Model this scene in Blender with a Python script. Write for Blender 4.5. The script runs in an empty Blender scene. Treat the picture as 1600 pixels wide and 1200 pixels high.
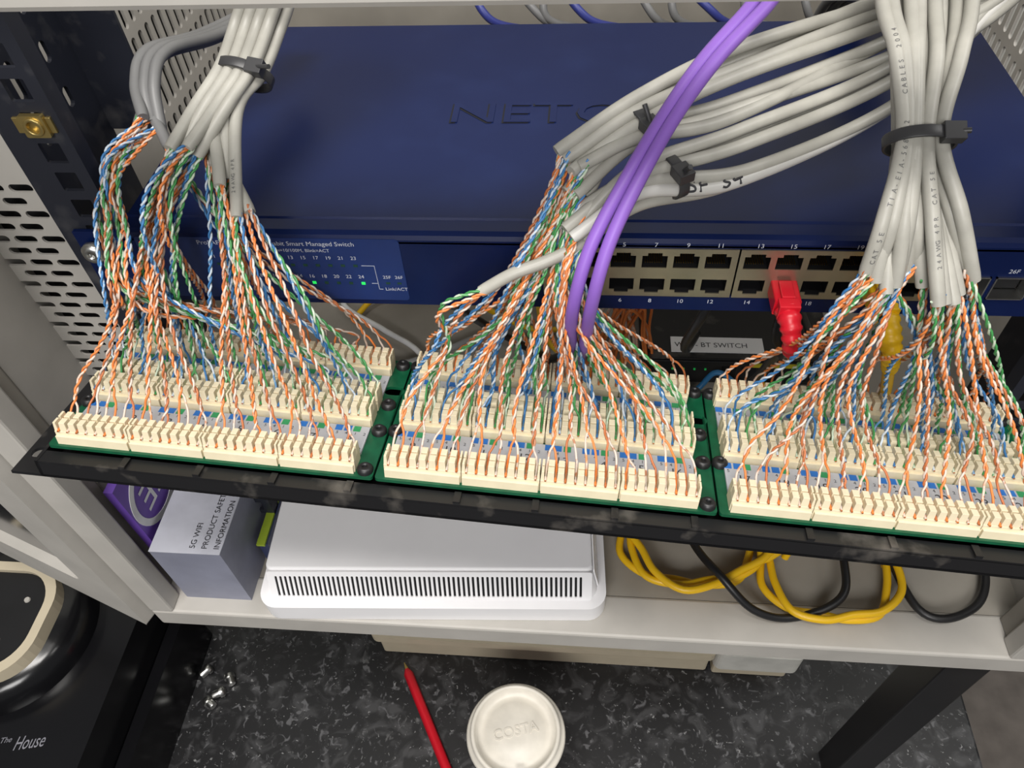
import bpy, bmesh, math, random
import numpy as np
from mathutils import Vector, Matrix
random.seed(11); RNG=np.random.default_rng(5)
ZO=1500.0; S=0.001
scene=bpy.context.scene; COL=scene.collection
def wv(p): return Vector((p[0]*S,p[1]*S,(p[2]+ZO)*S))
# ---------------------------------------------------------------- materials
def mat(name,c,rough=.5,metal=0,var=.12,scale=40,bump=0,c2=None,lo=.45,hi=.6,spec=.5,stretch=None,coat=0):
    m=bpy.data.materials.new(name); m.use_nodes=True; nt=m.node_tree; b=nt.nodes['Principled BSDF']
    tc=nt.nodes.new('ShaderNodeTexCoord'); n=nt.nodes.new('ShaderNodeTexNoise'); n.inputs['Scale'].default_value=scale; n.inputs['Detail'].default_value=6
    if stretch:
        mp=nt.nodes.new('ShaderNodeMapping'); mp.inputs['Scale'].default_value=stretch
        nt.links.new(tc.outputs['Object'],mp.inputs[0]); nt.links.new(mp.outputs[0],n.inputs['Vector'])
    else: nt.links.new(tc.outputs['Object'],n.inputs['Vector'])
    r=nt.nodes.new('ShaderNodeValToRGB'); e=r.color_ramp.elements
    if c2 is None:
        e[0].position=.3;e[1].position=.7
        e[0].color=tuple(x*(1-var) for x in c)+(1,); e[1].color=tuple(min(1,x*(1+var)) for x in c)+(1,)
    else:
        e[0].position=lo;e[1].position=hi; e[0].color=tuple(c)+(1,); e[1].color=tuple(c2)+(1,)
    nt.links.new(n.outputs['Fac'],r.inputs[0]); nt.links.new(r.outputs[0],b.inputs['Base Color'])
    b.inputs['Roughness'].default_value=rough; b.inputs['Metallic'].default_value=metal
    b.inputs['Specular IOR Level'].default_value=spec
    if coat: b.inputs['Coat Weight'].default_value=coat
    if bump:
        bp=nt.nodes.new('ShaderNodeBump'); bp.inputs['Strength'].default_value=bump; bp.inputs['Distance'].default_value=.001
        nt.links.new(n.outputs['Fac'],bp.inputs['Height']); nt.links.new(bp.outputs[0],b.inputs['Normal'])
    return m
def emis(name,c,s):
    m=mat(name,c); b=m.node_tree.nodes['Principled BSDF']; b.inputs['Emission Color'].default_value=tuple(c)+(1,); b.inputs['Emission Strength'].default_value=s; return m
BLUE=mat('navy_painted_steel',(.0022,.0088,.056),.33,0,c2=(.0045,.013,.068),scale=30,lo=.5,hi=.75,spec=.27)
BLUED=mat('navy_dark',(.002,.005,.024),.5)
BLUEL=mat('label_blue',(.008,.028,.14),.45)
NICK=mat('nickel_plate',(.42,.38,.28),.35,.85,.1,60)
BLK=mat('black_plastic',(.010,.010,.011),.42)
BLKM=mat('black_panel_steel',(.007,.007,.008),.42,0,c2=(.11,.10,.088),scale=48,lo=.56,hi=.76)
RAILM=mat('rail_black_steel',(.014,.016,.025),.48,0,c2=(.06,.06,.065),scale=60,lo=.56,hi=.78)
GOLD=mat('gold_contact',(.8,.5,.12),.3,1)
BRASS=mat('zinc_passivate',(.55,.42,.16),.35,.9)
SILV=mat('silver_screw',(.6,.6,.58),.3,1)
GREY=mat('light_grey_powder_coat',(.44,.42,.385),.55,0,.07,30,.05)
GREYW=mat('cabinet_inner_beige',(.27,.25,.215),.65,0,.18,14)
PCB=mat('green_circuit_board',(.003,.075,.032),.4,0,.2,200)
IDC=mat('cream_idc_plastic',(.72,.635,.45),.42,0,.05,120)
LAB=mat('grey_label_card',(.40,.41,.44),.6,0,.05)
LABB=mat('blue_marking',(.012,.13,.45),.6); LABG=mat('green_marking',(.02,.25,.09),.6)
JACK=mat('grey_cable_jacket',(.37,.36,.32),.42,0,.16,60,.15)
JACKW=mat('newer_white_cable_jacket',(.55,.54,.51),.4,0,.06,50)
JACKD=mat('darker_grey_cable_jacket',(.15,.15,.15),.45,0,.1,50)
PURP=mat('purple_cable_jacket',(.23,.11,.46),.42,0,.07,40,spec=.35)
YEL=mat('yellow_cable_jacket',(.80,.48,.008),.4,0,.08,40)
REDM=mat('red_plastic',(.55,.008,.02),.35,0,.08)
WHT=mat('white_plastic',(.90,.89,.90),.38,0,.02,30)
WHITEC=mat('white_cable',(.75,.75,.75),.4)
DARK=mat('dark_recess',(.004,.004,.005),.8)
INK=mat('printed_ink',(.03,.03,.035),.6)
INKG=mat('faded_grey_ink',(.12,.12,.12),.6)
WINK=mat('white_print',(.55,.58,.66),.6)
TXT=mat('emboss_shade_navy',(.0008,.0015,.006),.5)
CREAM=mat('cream_plastic',(.56,.49,.36),.5,0,.05)
GLED=emis('green_led',(.02,.7,.10),.8)
GLEDD=emis('dim_green_led',(.02,.4,.08),.3)
LEDOFF=mat('led_off',(.01,.05,.03),.4)
BLKT=mat('black_nylon',(.035,.035,.037),.4,0,.1)
PAIRS={'orange':(mat('orange_wire',(.70,.20,.045),.38,0,.1),mat('white_orange_wire',(.66,.52,.43),.4,0,c2=(.72,.26,.09),scale=260,lo=.52,hi=.60)),
 'brown':(mat('brown_wire',(.46,.14,.045),.4,0,.1),mat('white_brown_wire',(.62,.52,.45),.4,0,c2=(.42,.18,.09),scale=260,lo=.52,hi=.60)),
 'green':(mat('green_wire',(.05,.25,.07),.38,0,.1),mat('white_green_wire',(.52,.61,.48),.4,0,c2=(.10,.34,.12),scale=260,lo=.52,hi=.60)),
 'blue':(mat('blue_wire',(.04,.17,.40),.38,0,.1),mat('white_blue_wire',(.54,.61,.68),.4,0,c2=(.10,.27,.5),scale=260,lo=.52,hi=.60))}
COPPER=mat('copper_tip',(.75,.25,.08),.35,.8)
# ---------------------------------------------------------------- mesh builder
ID=lambda p:p
def frame(O,ax,ay,az):
    O=Vector(O);ax=Vector(ax);ay=Vector(ay);az=Vector(az)
    return lambda p:(O+ax*p[0]+ay*p[1]+az*p[2])
FRONT=frame((0,0,0),(1,0,0),(0,0,1),(0,-1,0))
_tc={}
def textdata(s,ext,align):
    k=(s,ext,align)
    if k not in _tc:
        cu=bpy.data.curves.new('t','FONT'); cu.body=s; cu.size=1; cu.extrude=ext; cu.align_x=align; cu.resolution_u=3
        ob=bpy.data.objects.new('t',cu); COL.objects.link(ob); bpy.context.view_layer.update()
        me=bpy.data.meshes.new_from_object(ob)
        _tc[k]=([tuple(v.co) for v in me.vertices],[tuple(p.vertices) for p in me.polygons])
        bpy.data.objects.remove(ob); bpy.data.meshes.remove(me)
    return _tc[k]
def rrect(x0,x1,y0,y1,r,n=5):
    out=[]
    for cx,cy,a0 in ((x1-r,y1-r,0),(x0+r,y1-r,90),(x0+r,y0+r,180),(x1-r,y0+r,270)):
        for i in range(n+1):
            a=math.radians(a0+90*i/n); out.append((cx+r*math.cos(a),cy+r*math.sin(a)))
    return out
class MB:
    def __init__(s): s.v=[];s.f=[];s.m=[];s.mats=[];s.sm=[]
    def mi(s,m):
        if m not in s.mats: s.mats.append(m)
        return s.mats.index(m)
    def add(s,vs,fs,m,smooth=False):
        o=len(s.v); s.v.extend([tuple(q) for q in vs]); k=s.mi(m)
        for f in fs: s.f.append(tuple(i+o for i in f)); s.m.append(k); s.sm.append(smooth)
    def box(s,x0,x1,y0,y1,z0,z1,m,F=ID,tx=0,ty=0):
        vs=[F(p) for p in ((x0,y0,z0),(x1,y0,z0),(x1,y1,z0),(x0,y1,z0),(x0+tx,y0+ty,z1),(x1-tx,y0+ty,z1),(x1-tx,y1-ty,z1),(x0+tx,y1-ty,z1))]
        s.add(vs,[(0,3,2,1),(4,5,6,7),(0,1,5,4),(1,2,6,5),(2,3,7,6),(3,0,4,7)],m)
    def prism(s,poly,z0,z1,m,F=ID,smooth=False):
        n=len(poly); vs=[F((x,y,z0)) for x,y in poly]+[F((x,y,z1)) for x,y in poly]
        s.add(vs,[tuple(range(n))[::-1],tuple(range(n,2*n))],m)
        s.add(vs,[(i,(i+1)%n,n+(i+1)%n,n+i) for i in range(n)],m,smooth)
    def lathe(s,prof,m,F=ID,n=40,smooth=True):
        vs=[];fs=[]
        for r,z in prof:
            for i in range(n):
                a=2*math.pi*i/n; vs.append(F((r*math.cos(a),r*math.sin(a),z)))
        for j in range(len(prof)-1):
            for i in range(n):
                k=(i+1)%n; fs.append((j*n+i,j*n+k,(j+1)*n+k,(j+1)*n+i))
        s.add(vs,fs,m,smooth)
        s.add(vs[:n],[tuple(range(n))[::-1]],m); s.add(vs[-n:],[tuple(range(n))],m)
    def tube(s,P,r,m,n=8,closed=False):
        P=np.array(P,float); T=np.gradient(P,axis=0); T/= (np.linalg.norm(T,axis=1)[:,None]+1e-9)
        u=np.cross(T[0],(0.13,0.21,.97)); u/=np.linalg.norm(u); U=[]
        for t in T:
            u=u-t*np.dot(u,t); u/= (np.linalg.norm(u)+1e-9); U.append(u)
        U=np.array(U); Vv=np.cross(T,U); R=np.broadcast_to(np.array(r,float),(len(P),))
        a=np.arange(n)*2*np.pi/n
        ring=P[:,None,:]+R[:,None,None]*(np.cos(a)[None,:,None]*U[:,None,:]+np.sin(a)[None,:,None]*Vv[:,None,:])
        vs=ring.reshape(-1,3).tolist(); fs=[]; K=len(P)
        for j in range(K-1):
            for i in range(n):
                k=(i+1)%n; fs.append((j*n+i,j*n+k,(j+1)*n+k,(j+1)*n+i))
        s.add(vs,fs,m,True)
        if not closed:
            s.add(vs[:n],[tuple(range(n))[::-1]],m); s.add(vs[-n:],[tuple(range(n))],m)
    def text(s,st,size,F,x,y,m,sx=1.,z=.15,ext=0.,align='LEFT',shear=0):
        vs,fs=textdata(st,ext,align)
        s.add([F((x+(v[0]+shear*v[1])*size*sx,y+v[1]*size,z+v[2]*size)) for v in vs],fs,m)
    def plate(s,outer,holes,z0,z1,m,F=ID):
        cu=bpy.data.curves.new('p','CURVE'); cu.dimensions='2D'; cu.fill_mode='BOTH'; cu.extrude=abs(z1-z0)/2
        for poly in [outer]+holes:
            sp=cu.splines.new('POLY'); sp.points.add(len(poly)-1)
            for i,q in enumerate(poly): sp.points[i].co=(q[0],q[1],0,1)
            sp.use_cyclic_u=True
        ob=bpy.data.objects.new('p',cu); COL.objects.link(ob); bpy.context.view_layer.update()
        me=bpy.data.meshes.new_from_object(ob); zc=(z0+z1)/2
        s.add([F((v.co.x,v.co.y,v.co.z+zc)) for v in me.vertices],[tuple(p.vertices) for p in me.polygons],m)
        bpy.data.objects.remove(ob); bpy.data.meshes.remove(me)
    def mesh(s,name,org):
        me=bpy.data.meshes.new(name); o=org
        me.from_pydata([((x-o[0])*S,(y-o[1])*S,(z-o[2])*S) for x,y,z in s.v],[],s.f)
        for m in s.mats: me.materials.append(m)
        me.polygons.foreach_set('material_index',s.m); me.polygons.foreach_set('use_smooth',s.sm); me.update()
        return me
    def obj(s,name,parent=None,bevel=0,org=None,**kw):
        if org is None:
            a=np.array(s.v); org=((a[:,0].min()+a[:,0].max())/2,(a[:,1].min()+a[:,1].max())/2,a[:,2].min())
        ob=bpy.data.objects.new(name,s.mesh(name,org)); COL.objects.link(ob); place(ob,org,parent)
        if bevel:
            b=ob.modifiers.new('bevel','BEVEL'); b.width=bevel*S; b.segments=2; b.limit_method='ANGLE'; b.angle_limit=math.radians(40)
        for k,v in kw.items(): ob[k]=v
        return ob
WL={}
def place(ob,org,parent=None):
    w=wv(org); WL[ob.name]=w
    if parent: ob.parent=parent; ob.location=w-WL[parent.name]
    else: ob.location=w
def empty(name,org,parent=None,**kw):
    e=bpy.data.objects.new(name,None); e.empty_display_size=.01; COL.objects.link(e); place(e,org,parent)
    for k,v in kw.items(): e[k]=v
    return e
def spline(P,step=2.0):
    P=[np.array(p,float) for p in P]; Q=[2*P[0]-P[1]]+P+[2*P[-1]-P[-2]]; out=[]
    for i in range(1,len(Q)-2):
        a,b,c,d=Q[i-1],Q[i],Q[i+1],Q[i+2]; n=max(3,int(np.linalg.norm(c-b)/step))
        for k in range(n):
            t=k/n; out.append(.5*((2*b)+(c-a)*t+(2*a-5*b+4*c-d)*t*t+(3*b-a-3*c+d)*t**3))
    out.append(P[-1]); return np.array(out)
# ================================================================ room
m=MB(); m.box(-2500,2500,-2500,620,-1540,-1500,mat('brown_grey_floor',(.16,.14,.125),.8,0,.2,20)); m.obj('floor',kind='structure')
m=MB(); m.box(-2500,2500,600,640,-1500,1000,mat('painted_wall',(.5,.5,.46),.8,0,.05,3)); m.obj('wall_back',kind='structure')
g=bpy.data.materials.new('speckled_laminate'); g.use_nodes=True; nt=g.node_tree; b=nt.nodes['Principled BSDF']; b.inputs['Roughness'].default_value=.4
tc=nt.nodes.new('ShaderNodeTexCoord')
def nz(scale,lo,hi,det=8,dist=1.):
    n=nt.nodes.new('ShaderNodeTexNoise'); n.inputs['Scale'].default_value=scale; n.inputs['Detail'].default_value=det; n.inputs['Distortion'].default_value=dist
    nt.links.new(tc.outputs['Object'],n.inputs['Vector']); r=nt.nodes.new('ShaderNodeMapRange'); r.inputs[1].default_value=lo; r.inputs[2].default_value=hi
    nt.links.new(n.outputs['Fac'],r.inputs[0]); return r.outputs[0]
cur=None
for fac,c in ((nz(45,.5,.66),(.045,.045,.047)),(nz(110,.6,.68),(.10,.10,.105)),(nz(260,.66,.70),(.22,.22,.22)),(nz(38,.67,.72,10,.6),(.13,.13,.13))):
    mx=nt.nodes.new('ShaderNodeMix'); mx.data_type='RGBA'
    if cur is None: mx.inputs[6].default_value=(.009,.009,.010,1)
    else: nt.links.new(cur,mx.inputs[6])
    mx.inputs[7].default_value=c+(1,); nt.links.new(fac,mx.inputs[0]); cur=mx.outputs[2]
nt.links.new(cur,b.inputs['Base Color'])
wt=empty('worktop',(0,0,-1500),label='black and grey speckled stone-effect laminate worktop under the cabinet',category='worktop')
m=MB(); m.box(-900,648,-520,590,-680,-640,g); m.obj('worktop_surface',wt,bevel=3)
m=MB(); m.box(-880,-860,-480,580,-1500,-680,GREY); m.box(600,620,-480,580,-1500,-680,GREY); m.box(-860,600,400,420,-1500,-680,GREY); m.obj('support_panel',wt)
# ================================================================ cabinet
cab=empty('network_cabinet',(235,150,-640),label='open light grey network cabinet with black mounting rails',category='network cabinet')
m=MB(); m.box(-67,537,-62,-32,-312,-290,GREY); m.obj('bottom_rail',cab,bevel=2)
m=MB(); m.box(-67,537,-62,-30,127,160,GREY); m.obj('top_rail',cab,bevel=2)
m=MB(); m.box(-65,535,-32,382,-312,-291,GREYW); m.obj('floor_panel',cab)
for x in (-67,514):
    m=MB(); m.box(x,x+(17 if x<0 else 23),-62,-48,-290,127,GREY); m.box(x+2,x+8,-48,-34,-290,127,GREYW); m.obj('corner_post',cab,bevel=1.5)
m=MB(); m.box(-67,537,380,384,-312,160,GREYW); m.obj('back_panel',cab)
for x,nm in ((-66,0),(533,1)):
    Fs=frame((x,0,0),(0,1,0),(0,0,1),(1,0,0)); holes=[]
    for r,z in enumerate(range(-150,125,30)):
        for k in range(0,15):
            y=190+k*11
            if y<352: holes.append(rrect(y,y+5.6,z,z+24,2.7,4))
    m=MB(); m.plate([(-30,-300),(380,-300),(380,158),(-30,158)],holes,0,2,GREY,Fs); m.obj('side_panel',cab)
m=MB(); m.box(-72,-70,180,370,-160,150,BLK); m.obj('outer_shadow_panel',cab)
holes=[]
for r in range(26):
    z=-170+r*7.6
    for k in range(3):
        x=-66+k*14.6+(7.3 if r%2 else 0)
        if x+12<-24 and z<20: holes.append(rrect(x+.5,x+12.3,z,z+4.3,2.1,4))
m=MB(); m.plate([(-68,-185),(-22,-185),(-22,127),(-68,127)],holes,-14,-12.8,GREY,FRONT); m.box(-68,-24,24,26,-185,127,DARK); m.box(-68,-24,14,24,-187,-185,GREYW); m.obj('ventilated_filler_panel',cab)
for side in (0,1):
    sg=1 if side==0 else -1; cx=3 if side==0 else 467
    holes=[]; z=97.0
    while z>-280:
        holes.append(rrect(cx-4.9,cx+4.9,z-4.9,z+4.9,.6,2)); z-=14.5
    xs=sorted((cx-sg*19,cx+sg*11))
    m=MB(); m.plate([(xs[0],-290),(xs[1],-290),(xs[1],127),(xs[0],127)],holes,-6,-4,RAILM,FRONT)
    xe=cx+sg*11; m.box(min(xe,xe-sg*2),max(xe,xe-sg*2),6,13,-290,127,RAILM)
    xo=cx-sg*19
    hs=[]
    for r2,zz in enumerate((28,50,72,94)):
        for k in range(5): hs.append(rrect(16+k*9,16+k*9+5,zz+(4 if k in(0,4) else 0),zz+18-(4 if k in(0,4) else 0),2.4,4))
    m.plate([(6,-290),(75,-290),(75,127),(6,127)],hs,-1,1,RAILM,frame((xo,0,0),(0,1,0),(0,0,1),(1,0,0)))
    m.box(min(xo,cx+sg*10),max(xo,cx+sg*10),74,76,8,127,RAILM)
    m.obj('mounting_rail',cab)
for x,y in ((487,-58),(487,340),(-55,340)):
    m=MB(); m.box(x,x+30,y,y+30,-640,-312,BLK); m.obj('leg',cab,bevel=1.5)
m=MB(); m.box(-55,-25,0,340,-337,-312,BLK); m.box(487,517,-28,340,-337,-312,BLK); m.obj('support_beam',cab)
dv=Vector((-.94,.342,0)).normalized(); Fd=frame((-68,-60,0),dv,(0,0,1),(dv.y,-dv.x,0))
door=empty('glazed_door',(-68,-60,-290),cab)
m=MB(); m.plate([(0,-300),(570,-300),(570,130),(0,130)],[rrect(38,532,-262,92,8,4)],-9,9,GREY,Fd); m.obj('door_frame',door,bevel=1.5)
m=MB(); m.box(34,536,-266,96,-2,2,mat('dark_tinted_glass',(.012,.012,.013),.12,0,.05),Fd); m.obj('glass_pane',door)
# ================================================================ patch panel
O=Vector((-2.4,-81.6,-54.6)); D=Vector((149.6,-5.4,-8.6)).normalized(); E=Vector((.0534,.98,-.205)); E=(E-D*E.dot(D)).normalized(); N=D.cross(E)
P=frame(O,D,E,N); R=Matrix((D,E,N)).transposed()
pp=empty('cable_patch_bay',P((225,38,-16)),label='black 48-port patch bay hanging face down with cream punch-down strips',category='patch panel')
m=MB()
sl=lambda x,y:rrect(x-5,x+5,y-3.2,y+3.2,3.1,4)
m.plate([(-21,-10),(467,-10),(467,84),(-21,84)],[sl(-14,3),sl(-14,70),sl(458,3),sl(458,70)],-13,-11.4,BLKM,P)
m.box(-7,451,-10,-8.6,-13,-4,BLKM,P); m.box(-7,451,-10,-3,-4.6,-3.2,BLKM,P)
m.box(-7,-5.4,-10,86,-13,-3,BLKM,P); m.box(449.4,451,-10,86,-13,-3,BLKM,P); m.box(-7,451,84.4,86,-13,-3,BLKM,P)
for k in range(3):
    for j in (1,2,3,4): m.box(k*150+j*34-2,k*150+j*34+1,-9.6,-3.6,-3.2,-1.9,BLKM,P)
m.obj('frame_plate',pp,bevel=.5)
def block_mesh():
    q=MB(); pit=34.3/8
    q.box(0,34,0,9,0,6.6,IDC); q.box(.4,33.6,-1.3,0,0,4.6,IDC)
    for i in range(9):
        c=i*pit; h=1.62
        x0=max(0,c-h);x1=min(34,c+h)
        q.box(x0,x1,.3,4.4,6.6,11.2,IDC,tx=.25,ty=.3); q.box(x0,x1,4.75,8.9,6.6,11.2,IDC,tx=.25,ty=.3)
        q.box(x0+.2,x1-.2,4.2,4.9,6.6,10.0,IDC)
    for i in range(8):
        c=(i+.5)*pit; q.box(c-.45,c-.2,1.2,7.8,6.6,8.2,SILV); q.box(c+.2,c+.45,1.2,7.8,6.6,8.2,SILV)
    me=bpy.data.meshes.new('terminal_block'); me.from_pydata([(x*S,y*S,z*S) for x,y,z in q.v],[],q.f)
    for mm in q.mats: me.materials.append(mm)
    me.polygons.foreach_set('material_index',q.m); me.update(); return me
BM=block_mesh()
ROWS={'A':0,'B':30.5,'C':42,'D':70}
for k in range(3):
    a0=k*150
    m=MB(); m.plate(rrect(a0-4,a0+145,-2.6,83,1.5,3),[sl(a0+141,58)],-1.6,0,PCB,P)
    for (x,y) in [(141,1.4),(141,27),(141,46),(141,78),(-1.2,28),(-1.2,78)]:
        C2=P((a0+x,y,0)); m.lathe([(3.6,0),(3.6,1.8),(2.6,3),(1.3,3),(1.1,1.8)],BLK,frame(C2,D,E,N),14)
    for side,(b0,b1) in enumerate(((11,28.5),(52.5,68))):
        m.box(a0+.5,a0+136.5,b0,b1,0,1.2,LAB,P)
        for j in range(8):
            num=str(1+k*8+j+(24 if side else 0)); ax=a0+j*17.15
            m.text(num,6,P,ax+8.6,b0+5.8,INK,z=1.3,align='CENTER')
            for q in range(4):
                m.text("5412"[q],2.6,P,ax+1.4+q*4.3,b1-6.2,INK,z=1.3); m.text("3678"[q],2.6,P,ax+1.4+q*4.3,b0+1.4,INK,z=1.3)
            for q,mm in ((0,LABB),(1,LABB),(2,LABG)):
                m.box(ax+.4+q*4.3,ax+3.8+q*4.3,b1-3.8,b1-.2,1.2,1.3,mm,P)
    brd=m.obj('circuit_board',pp)
    for rn,b0 in ROWS.items():
        for j in range(4):
            ob=bpy.data.objects.new('terminal_block',BM); COL.objects.link(ob); place(ob,P((a0+j*34.3,b0,0)),brd); ob.rotation_euler=R.to_euler()
            bv=ob.modifiers.new('bevel','BEVEL'); bv.width=.00055; bv.segments=3
# ================================================================ network switch
sw=empty('network_switch',(235,100,-43),label='navy blue metal rack-mount gigabit network switch with two rows of ports',category='network switch')
m=MB(); X0,X1=15,455
YZ=lambda p:(p[2],p[0],p[1])
m.prism([(0,-5),(0,-3),(1,-1),(3.5,0),(204,0),(204,-1.4),(4,-1.4),(1.5,-3.4),(1.5,-5)],X0,X1,BLUE,YZ)
m.box(X0,X0+1.2,1,204,-43,-1.2,BLUE); m.box(X1-1.2,X1,1,204,-43,-1.2,BLUE); m.box(X0,X1,202.8,204,-43,-1.2,BLUE); m.box(X0,X1,1,204,-43,-41.8,BLUE)
m.box(X0,X1,13.2,13.9,-.3,.12,BLUED); m.prism([(11,0),(12,.7),(13.2,.7),(13.2,0)],X0,X1,BLUE,YZ)
m.plate([(X0,-43),(X1,-43),(X1,-4),(X0,-4)],[[(213.5,-34),(387,-34),(387,-5.5),(213.5,-5.5)],[(395,-32),(411,-32),(411,-19),(395,-19)],[(413,-32),(429,-32),(429,-19),(413,-19)]],-1.5,0,BLUE,FRONT)
m.obj('housing',sw)
m=MB(); FT=frame((0,0,0),(1,0,0),(0,1,0),(0,0,1))
m.text("NETGEAR",28,FT,235,92,TXT,sx=1.27,z=.15,align='CENTER'); m.text("NETGEAR",28,FT,235.9,92.9,BLUE,sx=1.27,z=.4,align='CENTER'); m.obj('embossed_name',sw)  # dark offset copy paints the shaded edges of the raised letters
for x,a,bb in ((-8,-8,15),(455,455,478)):
    m=MB(); m.plate([(a,-42),(bb,-42),(bb,-1),(a,-1)],[rrect(x+5,x+14,-36,-30,2.8,4)],-3,-1,BLUE,FRONT)
    m.box(14 if a<0 else 453.8,16.2 if a<0 else 456,1,40,-42,-1,BLUE); m.obj('mounting_ear',sw,bevel=.6)
m=MB(); m.plate(rrect(22,148,-40,-2.5,2,4),[],0,.3,BLUEL,FRONT)
T=lambda s,x,z,sz=3.1:m.text(s,sz,FRONT,x,z,WINK,z=.45)
T("ProSAFE",52,-6.5,3.6); T("Gigabit Smart Managed Switch",84,-6.5,3.5); T("Green=10/100M, Blink=ACT",84,-10.2,2.6)
for k in range(12):
    x=57+6.05*k
    T(str(2*k+1),x,-14.6,2.9); T(str(2*k+2),x+1.5,-26,2.9)
    m.box(x+.6,x+2.6,-19,-17.6,.3,.5,LEDOFF,FRONT); m.box(x+2.4,x+4.2,-30,-28.5,.3,.55,GLED if k in (7,11) else LEDOFF,FRONT)
T("25F",137,-26,2.7);T("26F",142.8,-26,2.7);T("Link/ACT",137,-33.6,2.8)
m.box(138,140,-29.5,-28.4,.3,.5,LEDOFF,FRONT);m.box(143.5,145.5,-29.5,-28.4,.3,.5,LEDOFF,FRONT)
for (a,b2,c,d) in ((128,134,-18.3,-18.1),(134,134.2,-33,-18.1),(131,134,-29.3,-29.1),(134,136,-33,-32.8)): m.box(a,b2,c,d,.3,.45,WINK,FRONT)
m.obj('indicator_label',sw)
cols=[221.8+14*k for k in range(6)]+[308.8+14*k for k in range(6)]
m=MB()
for i,x in enumerate(cols):
    m.text(str(2*i+1),3.3,FRONT,x,-4.7,WINK,z=.1,align='CENTER'); m.text(str(2*i+2),3.3,FRONT,x,-38.4,WINK,z=.1,align='CENTER')
m.text("25F",3.2,FRONT,399,-17,WINK,z=.1); m.text("26F",3.2,FRONT,417,-17,WINK,z=.1); m.obj('port_numbers',sw)
def cup():
    q=MB(); w,h=5.9,4.9
    for (a,b2,c,d) in ((-w-.3,-w,-h,h),(w,w+.3,-h,h),(-w,w,-h-.3,-h),(-w,w,h,h+.3)): q.box(a,b2,-12,.3,c,d,BLK,lambda p:(p[0],-p[1],p[2]))
    q.box(-w,w,11.5,12,-h,h,DARK)
    for k in range(8): q.box(-4+k*1.05,-3.6+k*1.05,2,10,-3.4,-3.0,GOLD)
    return q
cupm=None
for bi in range(2):
    holes=[]
    for x in cols[bi*6:bi*6+6]:
        for z,s2 in ((-12.5,1),(-27,-1)):
            pl=[(-5.6,-4*s2),(5.6,-4*s2),(5.6,3*s2),(3.2,3*s2),(3.2,4.6*s2),(-3.2,4.6*s2),(-3.2,3*s2),(-5.6,3*s2)]
            holes.append([(x+p[0],z+p[1]) for p in pl])
    a,b2=((213.6,300.2),(301,386.9))[bi]
    m=MB(); m.plate([(a,-33.9),(b2,-33.9),(b2,-5.6),(a,-5.6)],holes,0,.6,NICK,FRONT); pb=m.obj('port_block',sw)
    for x in cols[bi*6:bi*6+6]:
        for z,s2 in ((-12.5,1),(-27,-1)):
            if cupm is None: cupm=cup().mesh('network_port',(0,0,0))
            ob=bpy.data.objects.new('network_port',cupm); COL.objects.link(ob); place(ob,(x,.3,z),pb)
            if s2<0: ob.rotation_euler=(0,math.pi,0)
for x in (395,413):
    m=MB()
    for (a,b2,c,d) in ((0,.6,-13,0),(15.4,16,-13,0),(0,16,-13,-12.4),(0,16,-.6,0)): m.box(x+a,x+b2,-19+c,-19+d,-30,1,SILV,FRONT)
    m.box(x+1,x+15,-31,-20,-30,-6,DARK,FRONT); m.obj('fibre_module_cage',sw)
m=MB(); C2=Vector((0,-1,-11)); m.lathe([(5.6,0),(5.6,2.4),(4.2,4),(1.6,4.2),(1.3,2.6)],SILV,frame(C2,(1,0,0),(0,0,1),(0,-1,0)),24); m.obj('pan_head_screw',label='silver pan-head screw fixing the blue switch ear',category='screw')
m=MB()
Fc=frame((3,4,53),(1,0,0),(0,0,1),(0,-1,0))
m.plate(rrect(-5.5,5.5,-5,5,.8,2),[[(2.8*math.cos(a*math.pi/6),2.8*math.sin(a*math.pi/6)) for a in range(12)]],0,2.4,BRASS,Fc)
m.box(-9,-5.5,-3.6,3.6,-.4,1.2,BRASS,Fc); m.box(5.5,8,-3.6,3.6,-.4,1.2,BRASS,Fc); m.lathe([(4.2,1),(4.2,3.4),(2.7,3.4),(2.6,1.2)],BRASS,Fc,16)
m.obj('cage_nut',bevel=.3,label='gold zinc-plated cage nut clipped in the black rail',category='cage nut')
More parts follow.
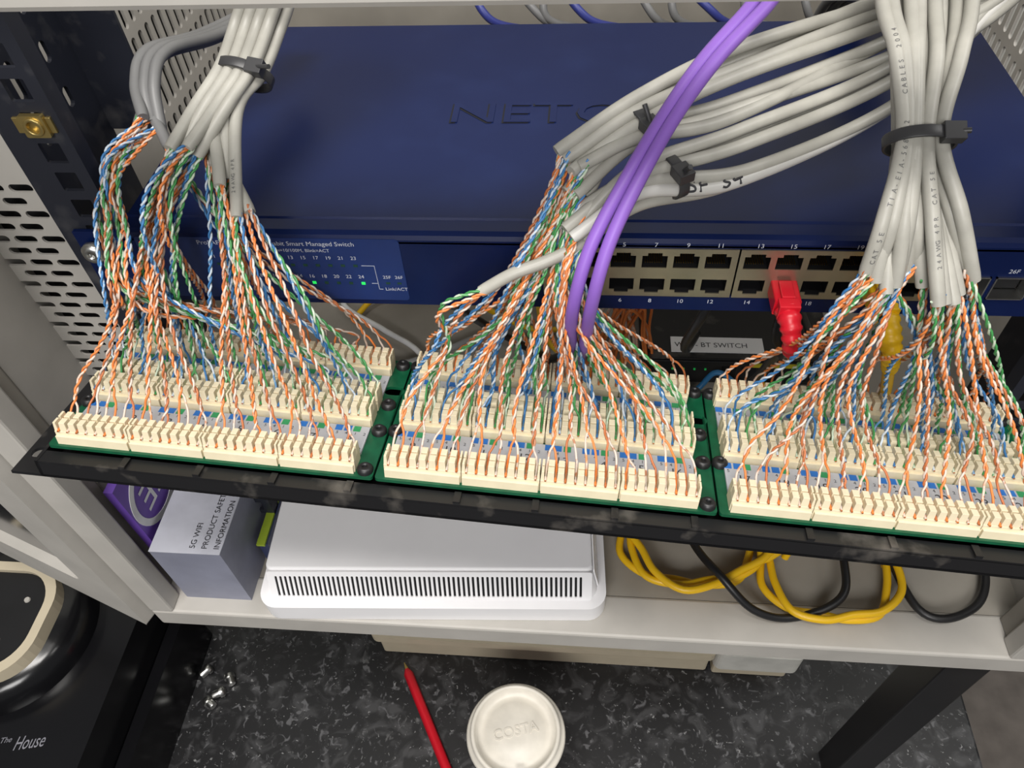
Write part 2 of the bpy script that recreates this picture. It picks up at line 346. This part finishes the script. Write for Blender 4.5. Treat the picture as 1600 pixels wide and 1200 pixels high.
# ================================================================ cables
def bez(p0,p1,p2,p3,n):
    t=np.linspace(0,1,n)[:,None]; return (1-t)**3*p0+3*(1-t)**2*t*p1+3*(1-t)*t*t*p2+t**3*p3
SP=lambda rn,i,db,c:np.array(P(((i//8)*34.3+(i%8+.5)*34.3/8+0,ROWS[rn]+db,c)))
def pair_mesh(kind,end,d0,mod,rn,i0,via,gather,cw_):
    off=np.array(D)*150*mod
    sA=SP(rn,i0,4.5,7.9)+off; sB=SP(rn,i0+1,4.5,7.9)+off
    p3=(SP(rn,i0,10.5,9.6)+SP(rn,i0+1,10.5,9.6))/2+off
    L=np.linalg.norm(p3-end); j=lambda s:RNG.normal(0,s,3)
    start=end-d0*3+j(.9)
    back={'A':(0,20,15),'B':(0,13,19),'C':(0,8,22),'D':(0,3,24)}[rn]
    p2=p3+np.array(back)*(.75+.5*RNG.random())+j(2.4)+(end-p3)*np.array((.12,.02,0))
    if via is not None:
        v=[start]+[np.array(q)+j(2.6) for q in via]+[p2*.6+p3*.4,p3]; Cn=spline(v,1.3)
    elif gather is not None:
        gg=np.array(gather)+j(3.4)
        Cn=bez(start,gg,p2,p3,int(L*1.15/1.3)+8)
    else:
        p1=end+d0*L*(.38+.14*RNG.random())+j(4.0); Cn=bez(start,p1,p2,p3,int(L*1.15/1.3)+8)
    tt=np.linspace(0,1,len(Cn)); env=np.sin(np.pi*tt)**.8
    Cn=Cn+(np.sin(tt*RNG.uniform(5,10)+RNG.uniform(0,6))*env*1.2)[:,None]*RNG.normal(0,.8,3)[None,:]
    Cn=Cn+(np.sin(tt*cw_[0]+cw_[1])*env)[:,None]*cw_[2][None,:]
    seg=np.r_[0,np.cumsum(np.linalg.norm(np.diff(Cn,axis=0),axis=1))]; T=np.gradient(Cn,axis=0); T/=np.linalg.norm(T,axis=1)[:,None]
    u=np.cross(T,(0.3,.5,.8)); u/=np.linalg.norm(u,axis=1)[:,None]; v2=np.cross(T,u)
    ph=RNG.uniform(0,6.28); pit=RNG.uniform(7.4,10.2); w=np.clip((seg-(seg[-1]-RNG.uniform(6,17)))/12,0,1); w=w*w*(3-2*w)
    q=MB(); cs,cw=PAIRS[kind]; flip=1 if RNG.random()<.5 else -1
    for s2,mm in ((1,cs),(-1,cw)):
        an=2*np.pi*seg/pit+ph+(0 if s2>0 else np.pi)
        hel=.57*(np.cos(an)[:,None]*u+np.sin(an)[:,None]*v2)
        tgt=(sB-sA)/2*s2*flip; pts=Cn+hel*(1-w)[:,None]+tgt[None,:]*w[:,None]
        slot=(sB if s2*flip>0 else sA); ex=np.array(E)*-5.0-np.array(N)*.8
        pts=np.vstack([pts,slot+np.array(E)*3+np.array(N)*.3,slot,slot+ex])
        q.tube(pts,.54,mm,6)
        q.tube(np.array([slot+ex,slot+ex*1.06]),.4,COPPER,5)
    return q
CPATH=[]
def cable(path,mod,jack,via=None,jm=JACK,r=2.65,gather=None,label='grey network cable stripped to four twisted colour pairs',group='grey network cables punched down on the patch bay'):
    C=spline(path,2.5); end=C[-1]; d0=C[-1]-C[-3]; d0/=np.linalg.norm(d0)
    e=empty('network_cable',end,label=label,category='cable',group=group)
    q=MB(); rr=np.full(len(C),r); rr[-1]=r*.93; q.tube(C,rr,jm,12); CPATH.append((C,e)); q.obj('cable_jacket',e)
    j=jack%8; cw_=(RNG.uniform(4,8),RNG.uniform(0,6),RNG.normal(0,2.3,3))
    rows=(('orange','A',0),('brown','A',2),('blue','B',0),('green','B',2)) if jack<8 else (('blue','C',0),('green','C',2),('orange','D',0),('brown','D',2))
    for kd,rn,o in rows: pair_mesh(kd,end,d0,mod,rn,4*j+o,via,gather,cw_).obj('twisted_pair',e)
    return C,e
def A3(*p): return np.array(p,float)
hexo=[(i-1.5+(.5 if k%2 else 0),k) for k in range(3) for i in range(4)]
ends=[(60,-2,45),(62,2,41),(68,-3,46),(69,0,40),(70,8,39),(81,-12,34),(82,-5,32),(88,-21,25),(92,-16,24),(74,2,34),(63,8,36)]
jk=[9,1,10,2,11,12,5,6,7,4,3]
for i,(e,jn) in enumerate(zip(ends,jk)):
    ox,oz=hexo[i]; o=A3(ox*5.2,oz*3.0,-oz*4.4)
    path=[A3(104,105,118)+o,A3(92,67,83)+o,A3(85,56,69)+o*.98,A3(81,37,60)+o*.93,A3(73,19,52)+o*.9,A3(*e)]
    C,ob=cable(path,0,jn)
ends=[(33,31,40),(34,34,36),(38,32,32),(44,23,30),(28,32,35)]
for i,(e,jn) in enumerate(zip(ends,[0,8,14,15,13])):
    o=A3((i%3-1)*5,(i//3)*4-2,-(i//3)*4)
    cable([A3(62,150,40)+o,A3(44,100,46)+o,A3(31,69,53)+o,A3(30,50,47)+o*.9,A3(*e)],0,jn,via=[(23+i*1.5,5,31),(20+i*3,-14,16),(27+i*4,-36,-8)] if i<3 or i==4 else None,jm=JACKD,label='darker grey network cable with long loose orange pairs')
up=[(220,-6,47),(223,-7,44),(226,-7,40),(229,-10,43),(221,-3,38),(231,-9,35),(224,-14,34),(228,-16,34),(232,-12,30),(226,-12,42)]
jk=[8,9,1,10,2,3,11,12,4,13]
def gm(jn): return A3(205+(jn%8-3.5)*1.2,-49+RNG.normal(0,2),-10+RNG.normal(0,5))
for i,(e,jn) in enumerate(zip(up,jk)):
    s2=(i%4)/3; dp=A3(0,3.2,-4.2)*(i//4)
    a=A3(252,13,60)*(1-s2)+A3(252,1,49)*s2+dp; b3=A3(291,40,65)*(1-s2)+A3(291,19,47)*s2+dp; c=A3(358,76,68)*(1-s2)+A3(358,60,55)*s2+dp
    d=A3(411,108,69)+A3((i%4)*4,0,-i*1.2); w=A3(*RNG.normal(0,2.8,3)); w2=A3(*RNG.normal(0,3.4,3))
    cable([A3(470,150,80)+A3(0,i*4,0),d,c+w,b3+w2,a,A3(*e)],1,jn,gather=gm(jn))
lo=[(230,-22,26),(227,-18,27),(232,-26,20),(227,-30,24),(224,-26,25)]
for i,(e,jn) in enumerate(zip(lo,[5,14,6,7,15])):
    s2=(i%4)/3; dp=A3(0,3,-4)*(i//4)
    a=A3(253,-8,42)*(1-s2)+A3(253,-16,35)*s2+dp; b3=A3(292,13,42)*(1-s2)+A3(292,-1,30)*s2+dp; c=A3(359,53,48)*(1-s2)+A3(359,41,38)*s2+dp
    w=A3(*RNG.normal(0,2.2,3)) if i<3 else A3(0,0,0)
    cable([A3(480,150,70)+A3(0,i*5,0),A3(414,107,62)+A3(0,-i*3,-i*2),c+w,b3+w,a,A3(*e)],1,jn,gather=gm(jn)+A3(7,2,2),jm=JACKW if i==3 else JACK)
cable([A3(470,150,58),A3(414,100,50),A3(359,45,34),A3(292,4,26),A3(253,-14,28),A3(230,-27,18),A3(216,-32,13),A3(203,-35,9),A3(190,-37,1)],1,0,via=[(176,-42,-8),(168,-46,-28)])
re=[(336,-45,21),(340,-47,19),(344,-50,16),(347,-48,18),(355,-41,23),(356,-42,21),(361,-56,16),(364,-54,15),(368,-53,14),(376,-44,18),(374,-42,20),(371,-48,14),(349,-44,16),(352,-42,18),(358,-46,16),(341,-43,17)]
jk=[0,8,1,9,3,11,12,5,13,7,15,6,2,10,4,14]
for i,(e,jn) in enumerate(zip(re,jk)):
    s2=min(1,max(0,(e[0]-336)/40)); dp=A3(0,3.6,-3.8)*(i%3)
    top=A3(340,39,91)*(1-s2)+A3(373,41,89)*s2+dp; tie=A3(343.5,-17,60)*(1-s2)+A3(357,-15,60)*s2+dp; mid=A3(337,-40,43)*(1-s2)+A3(364,-37,43)*s2+dp*.7
    jj=jn%8; gt=A3(331+(jj-1.5)*2.0,-55,-18+RNG.normal(0,4)) if jj<4 else A3(376+(jj-5.5)*5,-58,-20+RNG.normal(0,4))
    cable([top+A3(2,70,45),top+A3(RNG.normal(0,1.5),0,0),(top+tie)/2+A3(0,-2,2),tie,mid,A3(*e)],2,jn,gather=gt)
def pathframe(idx,s,rev=True,size=1.0,off=2.72):
    C,e=CPATH[idx]; C=C[::-1] if rev else C
    seg=np.r_[0,np.cumsum(np.linalg.norm(np.diff(C,axis=0),axis=1))]; view=A3(0,-.62,.78)
    p=A3(*[np.interp(s,seg,C[:,k]) for k in range(3)]); p2=A3(*[np.interp(s+2,seg,C[:,k]) for k in range(3)])
    t=(p2-p);t/=np.linalg.norm(t); n=view-t*view.dot(t); n/=np.linalg.norm(n); y=np.cross(n,t)
    return frame(p+n*off-y*size*.35,t,y,n)
def legend(idx,st,size,s0,step=.75):
    q=MB(); s=s0
    for ch in st:
        if ch!=' ': q.text(ch,size,pathframe(idx,s,True,size),0,0,INKG,z=0)
        s+=size*step*(1.1 if ch!=' ' else .8)
    q.obj('printed_legend',CPATH[idx][1])
legend(32,"CAT 5E    TIA-EIA-568B.2     CABLES  2004",2.5,6,.85)
legend(38,"24AWG 4PR  CAT 5E",2.2,14,.9)
legend(7,"24AWG 4PR",2.2,10)
strk={'S':[[(.6,.9),(.25,1.05),(0,.75),(.5,.45),(.55,.1),(.05,0)]],'F':[[(0,-.05),(.12,1),(.7,1.08)],[(.05,.5),(.55,.58)]],'3':[[(0,.9),(.5,1),(.2,.55),(.6,.3),(.3,0),(0,.1)]],'4':[[(.3,1),(0,.4),(.7,.48)],[(.55,.85),(.45,-.1)]]}
q=MB(); s=51
for ch in "SF  34":
    if ch!=' ':
        Fh=pathframe(29,s,True,4.2,2.6)
        for ln in strk[ch]: q.tube(spline([A3(*Fh((x*5.6,y*4.4,0.1-abs(y-.45)*.9))) for x,y in ln],.5),.5,INK,6)
        s+=5.6
    else: s+=2.2
q.obj('handwritten_mark',CPATH[29][1])
def tie(c,ax,wid,dep,tail,lab,hd=5.5):
    c=A3(*c); ax=A3(*ax); ax/=np.linalg.norm(ax); x=A3(1,0,0); x=x-ax*x.dot(ax); x/=np.linalg.norm(x); y=np.cross(ax,x)
    q=MB(); L=[]
    for k in range(33):
        a=2*math.pi*k/32; L.append(c+x*wid*math.cos(a)+y*dep*math.sin(a))
    n=len(L); vs=[]; fs=[]
    for p in L:
        r=(p-c)/np.linalg.norm(p-c)
        for s2,h in ((0,-2.2),(1.2,-2.2),(1.2,2.2),(0,2.2)): vs.append(p+r*s2+ax*h)
    for k in range(n-1):
        for i in range(4): j=(i+1)%4; fs.append((k*4+i,k*4+j,k*4+4+j,k*4+4+i))
    q.add(vs,fs,BLKT,True)
    sd=1 if y[2]>0 or y[1]<0 else -1
    hc=c+y*dep*sd*.75+x*wid*.72; q.box(-hd/2-1,hd/2+1,-hd*.6,hd*.6,-1,3.6,BLKT,frame(hc,x,ax,y*sd))
    t0=hc+y*sd*2; q.tube([t0,t0+A3(*tail)*.5,t0+A3(*tail)],1.1,BLKT,6)
    q.obj('cable_tie',label=lab,category='cable tie',bevel=.3)
tie((82,40,55),(5,20,11),12.2,9,(8,-4,2),'black nylon cable tie around the grey cable bundle')
tie((350.6,-14.5,57),(0,50,32),11.4,8.6,(5,-1,1),'black nylon cable tie around the dense grey bundle')
tie((252,7,49),(39,27,6),10,7.5,(-3,3,7),'black nylon cable tie with its cut end pointing up')
tie((266,-6,36),(39,21,3),8.5,7,(2,-4,5),'black nylon cable tie on the lower grey cables')
pp0=[(300,70,112),(297,40,91),(294,29,88),(275,5,79),(261,-12,66),(248,-30,50),(237,-45,32),(231,-52,7),(229.5,-34,-34),(229,3,-84),(228,20,-140),(240,60,-230)]
for k in range(2):
    o=A3(3.4,0,0) if k==0 else A3(-2.4,1.0,-1.5)
    pts=[A3(*p)+o*(1+.25*math.sin(i*1.1+k)) for i,p in enumerate(pp0)]
    q=MB(); q.tube(spline(pts,2.5),2.65,PURP,14); q.obj('purple_network_cable',label='purple network cable draped over the grey cables',category='cable',group='purple cables over the switch')
def plug(x,z,mt,mt2,path,lab,nb):
    e=empty('patch_lead',(x,-2,z),label=lab,category='patch lead')
    q=MB(); q.prism(rrect(x-5.8,x+5.8,z-4.2,z+4.2,.6,2),-8,14,mt,FRONT); q.box(x-3,x+3,z+4.2,z+5.6,2,13,mt,FRONT); q.box(x-4.6,x+4.6,z-3,z+5.2,13,19,mt,FRONT); q.obj('plug',e,bevel=.7)
    C=spline(path,1.0); q=MB(); rr=np.array([5.4-2.1*i/nb+(.35 if i%4<2 else -.35) for i in range(nb)]); q.tube(C[:nb],rr,mt,12); q.obj('strain_relief_boot',e)
    q=MB(); q.tube(C[nb-4:],2.7,mt2,12); q.obj('cable_jacket',e)
plug(322.8,-27,REDM,BLK,[(322.8,-15,-27),(324,-22,-30),(326,-26,-40),(328,-18,-55),(331,2,-75),(336,40,-140),(330,90,-230),(300,140,-280)],'red network patch plug and boot in a lower switch port',23)
plug(364.8,-27,YEL,YEL,[(364.8,-15,-27),(366,-25,-31),(369,-29,-42),(374,-24,-58),(384,-12,-86),(393,6,-112),(398,20,-150),(396,20,-230),(380,0,-284)],'yellow network patch lead hanging from a lower switch port',34)
def lead(pts,r,mt,lab,grp=None):
    q=MB(); q.tube(spline(pts,3),r,mt,10); ob=q.obj('loose_cable',label=lab,category='cable')
    if grp: ob['group']=grp
def coil(c,rx,ry,turns,z,r,mt,lab,tail):
    pts=[]
    for k in range(int(turns*14)):
        a=2*math.pi*k/14; w=1+.10*math.sin(k*1.7); pts.append((c[0]+rx*w*math.cos(a)+3*(k//14),c[1]+ry*w*math.sin(a)-2*(k//14),z+k*.35))
    lead(pts+tail,r,mt,lab)
coil((312,18),48,44,3.6,-287,2.7,YEL,'coiled yellow network cable on the cabinet floor',[(340,60,-268),(300,140,-270)])
coil((405,-2),44,44,2.6,-287,2.7,YEL,'looser yellow cable loop on the cabinet floor',[(430,60,-270),(380,150,-270)])
lead([(300,120,-280),(305,40,-276),(315,0,-270),(330,-28,-262),(352,-44,-276),(380,-44,-284),(412,-30,-276),(418,10,-270),(440,90,-270)],2.8,BLK,'black cable looping forward over the yellow coils')
lead([(440,90,-280),(448,20,-280),(462,-34,-283),(490,-36,-283),(512,-10,-283),(520,60,-284)],2.8,BLK,'black cable on the cabinet floor by the post')
lead([(420,220,-255),(400,130,-200),(370,70,-150),(345,50,-110),(350,60,-60)],3,BLK,'thick black power cable inside the cabinet')
lead([(330,190,-255),(312,130,-210),(300,80,-150),(304,60,-100),(320,90,-70)],3,BLK,'thick black power cable inside the cabinet')
lead([(210,60,-150),(240,110,-190),(262,160,-270),(285,140,-286),(340,130,-286)],3,BLK,'black power cable sagging behind the patch bay')
lead([(150,80,-120),(175,130,-200),(215,180,-280),(255,215,-286),(290,290,-286)],3,BLK,'black power cable sagging behind the patch bay')
lead([(190,260,-286),(205,190,-270),(245,150,-262),(270,180,-275),(275,260,-286)],2.6,YEL,'yellow cable looping on the cabinet floor')
lead([(400,150,-286),(370,145,-276),(345,155,-264),(330,150,-280),(300,130,-287)],2.4,mat('bright_blue_cable',(.03,.2,.45),.4),'blue cable lying in front of the small switch')
lead([(0,280,-285),(8,244,-284),(52,212,-282),(92,182,-284),(110,120,-285)],2.6,WHITEC,'white cable curving over the cabinet floor')
lead([(20,230,-286),(38,252,-280),(80,262,-276),(131,248,-280),(190,220,-285),(240,230,-286)],2.7,YEL,'yellow cable lying at the back of the cabinet floor')
lead([(40,190,-286),(70,170,-282),(110,185,-280),(150,210,-284),(200,200,-286)],3,mat('grey_cord',(.3,.3,.3),.5),'grey cord lying on the cabinet floor')
for k in range(9):
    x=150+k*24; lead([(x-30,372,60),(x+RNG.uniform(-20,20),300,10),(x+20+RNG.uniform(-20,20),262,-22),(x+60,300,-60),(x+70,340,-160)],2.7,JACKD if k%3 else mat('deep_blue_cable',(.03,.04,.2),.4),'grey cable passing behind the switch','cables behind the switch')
for k in range(4):
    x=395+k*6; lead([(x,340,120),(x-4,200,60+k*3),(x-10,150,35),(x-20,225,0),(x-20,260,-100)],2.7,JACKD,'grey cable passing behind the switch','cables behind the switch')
for k in range(14):
    x=258+RNG.uniform(-10,26); y=178+RNG.uniform(-14,18)
    lead([(x-14,y+10,-286),(x-6+RNG.uniform(-9,9),y,-245),(x+RNG.uniform(-15,15),y-4,-205),(x+12,y+RNG.uniform(-8,8),-235),(x+20,y,-286)],1.2,PAIRS['orange'][0 if k%3 else 1],'orange scrap wire offcut on the cabinet floor','orange wire offcuts')
e=empty('desktop_switch',(360,215,-291),label='small black desktop network switch with a white paper label',category='network switch')
m=MB(); m.box(285,440,165,268,-289,-262,BLK); m.box(285,440,166,266,-262,-260,BLKM); m.obj('housing',e,bevel=1.5)
m=MB(); m.box(308,384,173,190,-260,-259.2,mat('bright_label_paper',(1,1,1),.6,0,0)); m.text("WIFI - BT SWITCH",7.4,frame((0,0,-259.2),(1,0,0),(0,1,0),(0,0,1)),311,178.5,INK,z=.1); m.obj('paper_label',e)
m=MB()
for k in range(5): m.box(300+k*9,301.6+k*9,163.9,165,-272,-270.6,GLEDD)
for k in range(5): m.box(350+k*16,362+k*16,164.6,165.2,-284,-268,DARK)
m.box(372,420,163,165,-266,-263,mat('yellow_strip',(.6,.5,.02))); m.obj('front_ports',e)
for x,y in ((290,170),(430,170),(290,258),(430,258)):
    m=MB(); m.lathe([(5,-291),(5,-288.6)],BLK,frame((x,y,0),(1,0,0),(0,1,0),(0,0,1)),12); m.obj('rubber_foot',e)
# ================================================================ white router
e=empty('router',(130,20,-290),label='white plastic broadband router with rows of vent slots on its edge',category='router')
ca,sa=math.cos(.05),math.sin(.05); FR=frame((17,-63,-289.6),(ca,sa,0),(-sa,ca,0),(0,0,1))
m=MB(); m.prism(rrect(0,238,0,172,13,8),0,18,WHT,FR,True); m.obj('base_tray',e,bevel=4)
m=MB()
hi_=rrect(9,228,17,160,4,8)
n=len(hi_); vs=[FR((x,y,17.5)) for x,y in rrect(6,232,6.5,166,9,8)]+[FR((x,y,43)) for x,y in hi_]
m.add(vs,[tuple(range(n,2*n))]+[(i,(i+1)%n,n+(i+1)%n,n+i) for i in range(n)],WHT)
m.obj('top_shell',e,bevel=1)
def slope(p0,p1,q0,cnt,L):
    a=Vector(FR(p0));b_=Vector(FR(p1));c_=Vector(FR(q0)); ax=(b_-a).normalized(); ay=(c_-a); ay=(ay-ax*ay.dot(ax)).normalized(); az=ax.cross(ay)
    Fv=frame(a+az*.5,ax,ay,az); LL=(b_-a).length; holes=[]; pit=(LL-10)/cnt
    for k in range(cnt): x=5+k*pit; holes.append(rrect(x,x+pit*.5,3,L,.6,2))
    m.box(2,LL-2,2,L+2,.05,.2,DARK,Fv); m.plate(rrect(0,LL,.5,L+4,1.5,3),holes,.2,1.2,WHT,Fv)
m=MB(); slope((10,7.2,18),(228,7.2,18),(10,17,43),64,21)
slope((231.6,16,18),(231.6,160,18),(227.6,16,43),40,20)
m.obj('vent_grille',e)
# boxes by the side wall
m=MB(); PB=mat('purple_card',(.15,.07,.40),.5); m.box(-54,-48,-40,70,-291,-168,PB)
FE=frame((-47.9,0,0),(0,-1,0),(0,0,1),(1,0,0)); cir=lambda r:[(12+r*math.cos(t*math.pi/20),-202+r*math.sin(t*math.pi/20)) for t in range(40)]
m.plate(cir(27),[cir(22)],0,.3,WHITEC,FE); m.text("EE",30,FE,12,-212,WHITEC,z=.2,align='CENTER')
m.obj('purple_carton',label='purple cardboard carton with a white circular emblem standing against the side',category='box')
m=MB(); LC=mat('lilac_grey_card',(.50,.51,.57),.5); NB=mat('navy_card',(.03,.04,.10),.4)
m.box(-44,4,-50,70,-291,-222,mat('slate_card',(.24,.25,.32),.5)); m.box(-44,4,-50.4,70,-222,-221.4,LC)
Ft=frame((0,0,-221.2),(0,1,0),(-1,0,0),(0,0,1))
for i,s2 in enumerate(("5G WIFI","PRODUCT SAFETY","INFORMATION")): m.text(s2,5.4,Ft,-47,14-i*8.2,INK,z=.1)
m.obj('leaflet_box',bevel=.6,label='pale lilac-grey printed box lettered with wifi safety information',category='box')
m=MB(); m.box(8,15,-20,60,-291,-262,NB); m.box(8,14,-22,60,-262,-260,mat('lime_card',(.30,.40,.03))); m.obj('small_carton',label='small navy carton with a lime green edge on the cabinet floor',category='box')
# ================================================================ things on the worktop
e=empty('office_machine',(243,150,-640),label='cream plastic office device lying beneath the cabinet',category='office machine')
m=MB(); m.box(20,380,48,260,-640,-574,CREAM); m.prism(rrect(20,380,34,262,8,5),-574,-562,CREAM); m.obj('lid',e,bevel=3)
m=MB(); m.prism(rrect(381,468,36,262,8,5),-600,-563,mat('pale_grey_plastic',(.60,.59,.54),.5)); m.box(385,464,46,258,-640,-600,CREAM); m.obj('side_section',e,bevel=3)
m=MB(); m.box(170,375,45.5,48.2,-606,-580,mat('cream_front',(.48,.41,.29),.5)); m.obj('front_cover',e,bevel=1)
e=empty('coffee_cup',(183,-60,-640),label='white takeaway coffee cup lid on a paper cup',category='cup')
FCp=frame((183,-60,0),(1,0,0),(0,1,0),(0,0,1))
m=MB(); m.lathe([(29,-639.5),(30,-638),(41.5,-533),(40,-533)],mat('cup_card',(.45,.03,.06),.6),FCp,48); m.obj('paper_cup',e)
WHT2=mat('lid_white',(.70,.66,.58),.4)
m=MB(); m.lathe([(42.5,-538),(45.5,-537),(46,-534),(44.5,-531.5),(42.6,-531),(41.5,-524),(40.4,-522),(38.8,-521.6),(37.4,-523),(36,-529.5),(30,-530.4),(27,-528),(10,-527.2),(.5,-527)],WHT2,FCp,64)
m.text("COSTA",13,frame((183,-60,-527.6),(.96,.28,0),(-.28,.96,0),(0,0,1)),0,-4,WHT2,z=.6,ext=.07,align='CENTER')
m.prism(rrect(183+2,183+11,-97,-93.6,1.6,4),-530,-520.9,DARK); m.obj('lid',e)
a=A3(39,47,-634);b_=A3(150,-141,-634); d=(b_-a)/np.linalg.norm(b_-a)
a=a+d*14
e=empty('red_pencil',a,label='red pencil lying on the speckled worktop',category='pencil')
m=MB(); m.tube([a+d*8,a+d*14,b_],[2.5,5.4,5.6],REDM,6); m.obj('pencil_body',e)
m=MB(); m.tube([a,a+d*8],[.5,2.5],BRASS,8); m.obj('pencil_tip',e)
for k,(x,y,an) in enumerate(((-188,13,.9),(-159,6,2.2),(-165,-10,.5),(-174,-21,2.6))):
    x+=12
    dx,dy=math.cos(an),math.sin(an); q=MB(); Fx=frame((x,y,-633.6),(-dy,dx,0),(0,0,1),(dx,dy,0))
    q.lathe([(6,0),(6,3.4),(4.6,5.4),(1.6,5.6)],SILV,Fx,16); q.lathe([(4.0,-8),(4.4,-7),(4.4,0)],SILV,Fx,12)
    q.obj('machine_screw',label='short chunky silver machine screw lying on the worktop',category='screw',group='loose silver screws on the worktop')
e=empty('black_appliance',(-320,-60,-640),label='glossy black countertop appliance with a cream ring and pale script',category='appliance')
GB=mat('gloss_black',(.005,.005,.006),.2,0,.05); GS=mat('grey_script',(.22,.22,.25),.5)
m=MB(); m.prism(rrect(-520,-200,-300,75,22,6),-640,-500,GB,smooth=False)
Fl=frame((-272,-114,-499.7),(.97,.20,0),(-.20,.97,0),(0,0,1)); m.text("The",7,Fl,-8,8,GS,shear=.3,z=.2); m.text("House",17,Fl,6,0,GS,shear=.4,z=.2,sx=.62); m.obj('base',e,bevel=4)
m=MB(); m.prism(rrect(-199,-186,-300,60,6,5),-640,-560,GB); m.obj('side_tray',e,bevel=3)
FA=frame((-322,-6,0),(1,0,0),(0,1,0),(0,0,1))
m=MB(); m.lathe([(84,-500),(82,-480),(72,-468),(1,-468)],GB,FA,48); m.obj('turntable_body',e)
m=MB(); m.plate(rrect(-378,-260,-68,46,42,10),[rrect(-369,-269,-59,37,35,10)],-468,-452,CREAM); m.obj('cream_ring',e,bevel=3)
m=MB(); m.prism(rrect(-369,-269,-59,37,35,10),-468,-457,BLK)
for x,y in ((-290,10),(-300,-30),(-330,0)): m.lathe([(3,-457),(2.5,-455.5)],GREY,frame((x,y,0),(1,0,0),(0,1,0),(0,0,1)),10)
m.obj('lid_insert',e,bevel=2)
# ================================================================ camera & light
X=Vector((.9959,-.0285,-.0854)).normalized(); Y=Vector((.077,.766,.643)); Y=(Y-X*Y.dot(X)).normalized()
Z=Vector((-.0473,.643,-.766)); Z=(Z-X*Z.dot(X)-Y*Z.dot(Y)).normalized()
cd=bpy.data.cameras.new('camera'); cam=bpy.data.objects.new('camera',cd); COL.objects.link(cam); scene.camera=cam
r=Vector((X.x,Y.x,Z.x)).normalized(); u=Vector((X.y,Y.y,Z.y)); u=(u-r*u.dot(r)).normalized(); bk=r.cross(u)
Mx=Matrix((r,u,bk)).transposed().to_4x4(); Mx.translation=wv((231,-269,218.2)); cam.matrix_world=Mx
cd.sensor_width=36; cd.lens=27; cd.clip_start=.01; cd.clip_end=20
def area(n,loc,tgt,sx,sy,pw,col=(1,1,1)):
    l=bpy.data.lights.new(n,'AREA'); l.shape='RECTANGLE'; l.size=sx; l.size_y=sy; l.energy=pw; l.color=col
    o=bpy.data.objects.new(n,l); COL.objects.link(o); o.location=wv(loc); o.rotation_euler=(wv(tgt)-wv(loc)).to_track_quat('-Z','Y').to_euler()
area('ceiling_light',(150,-450,1250),(230,0,-50),.9,.3,22,(1,.965,.92))
area('ceiling_light_side',(1300,-100,1200),(300,0,-100),.8,.3,8,(1,.98,.95))
area('front_fill_light',(100,-1500,900),(200,-50,-250),.8,.5,20,(1,.98,.96))  # added front fill that reaches under the patch bay to the router
w=bpy.data.worlds.new('world'); scene.world=w; w.use_nodes=True; w.node_tree.nodes['Background'].inputs[0].default_value=(.97,.98,1,1); w.node_tree.nodes['Background'].inputs[1].default_value=.18
scene.view_settings.view_transform='Standard'
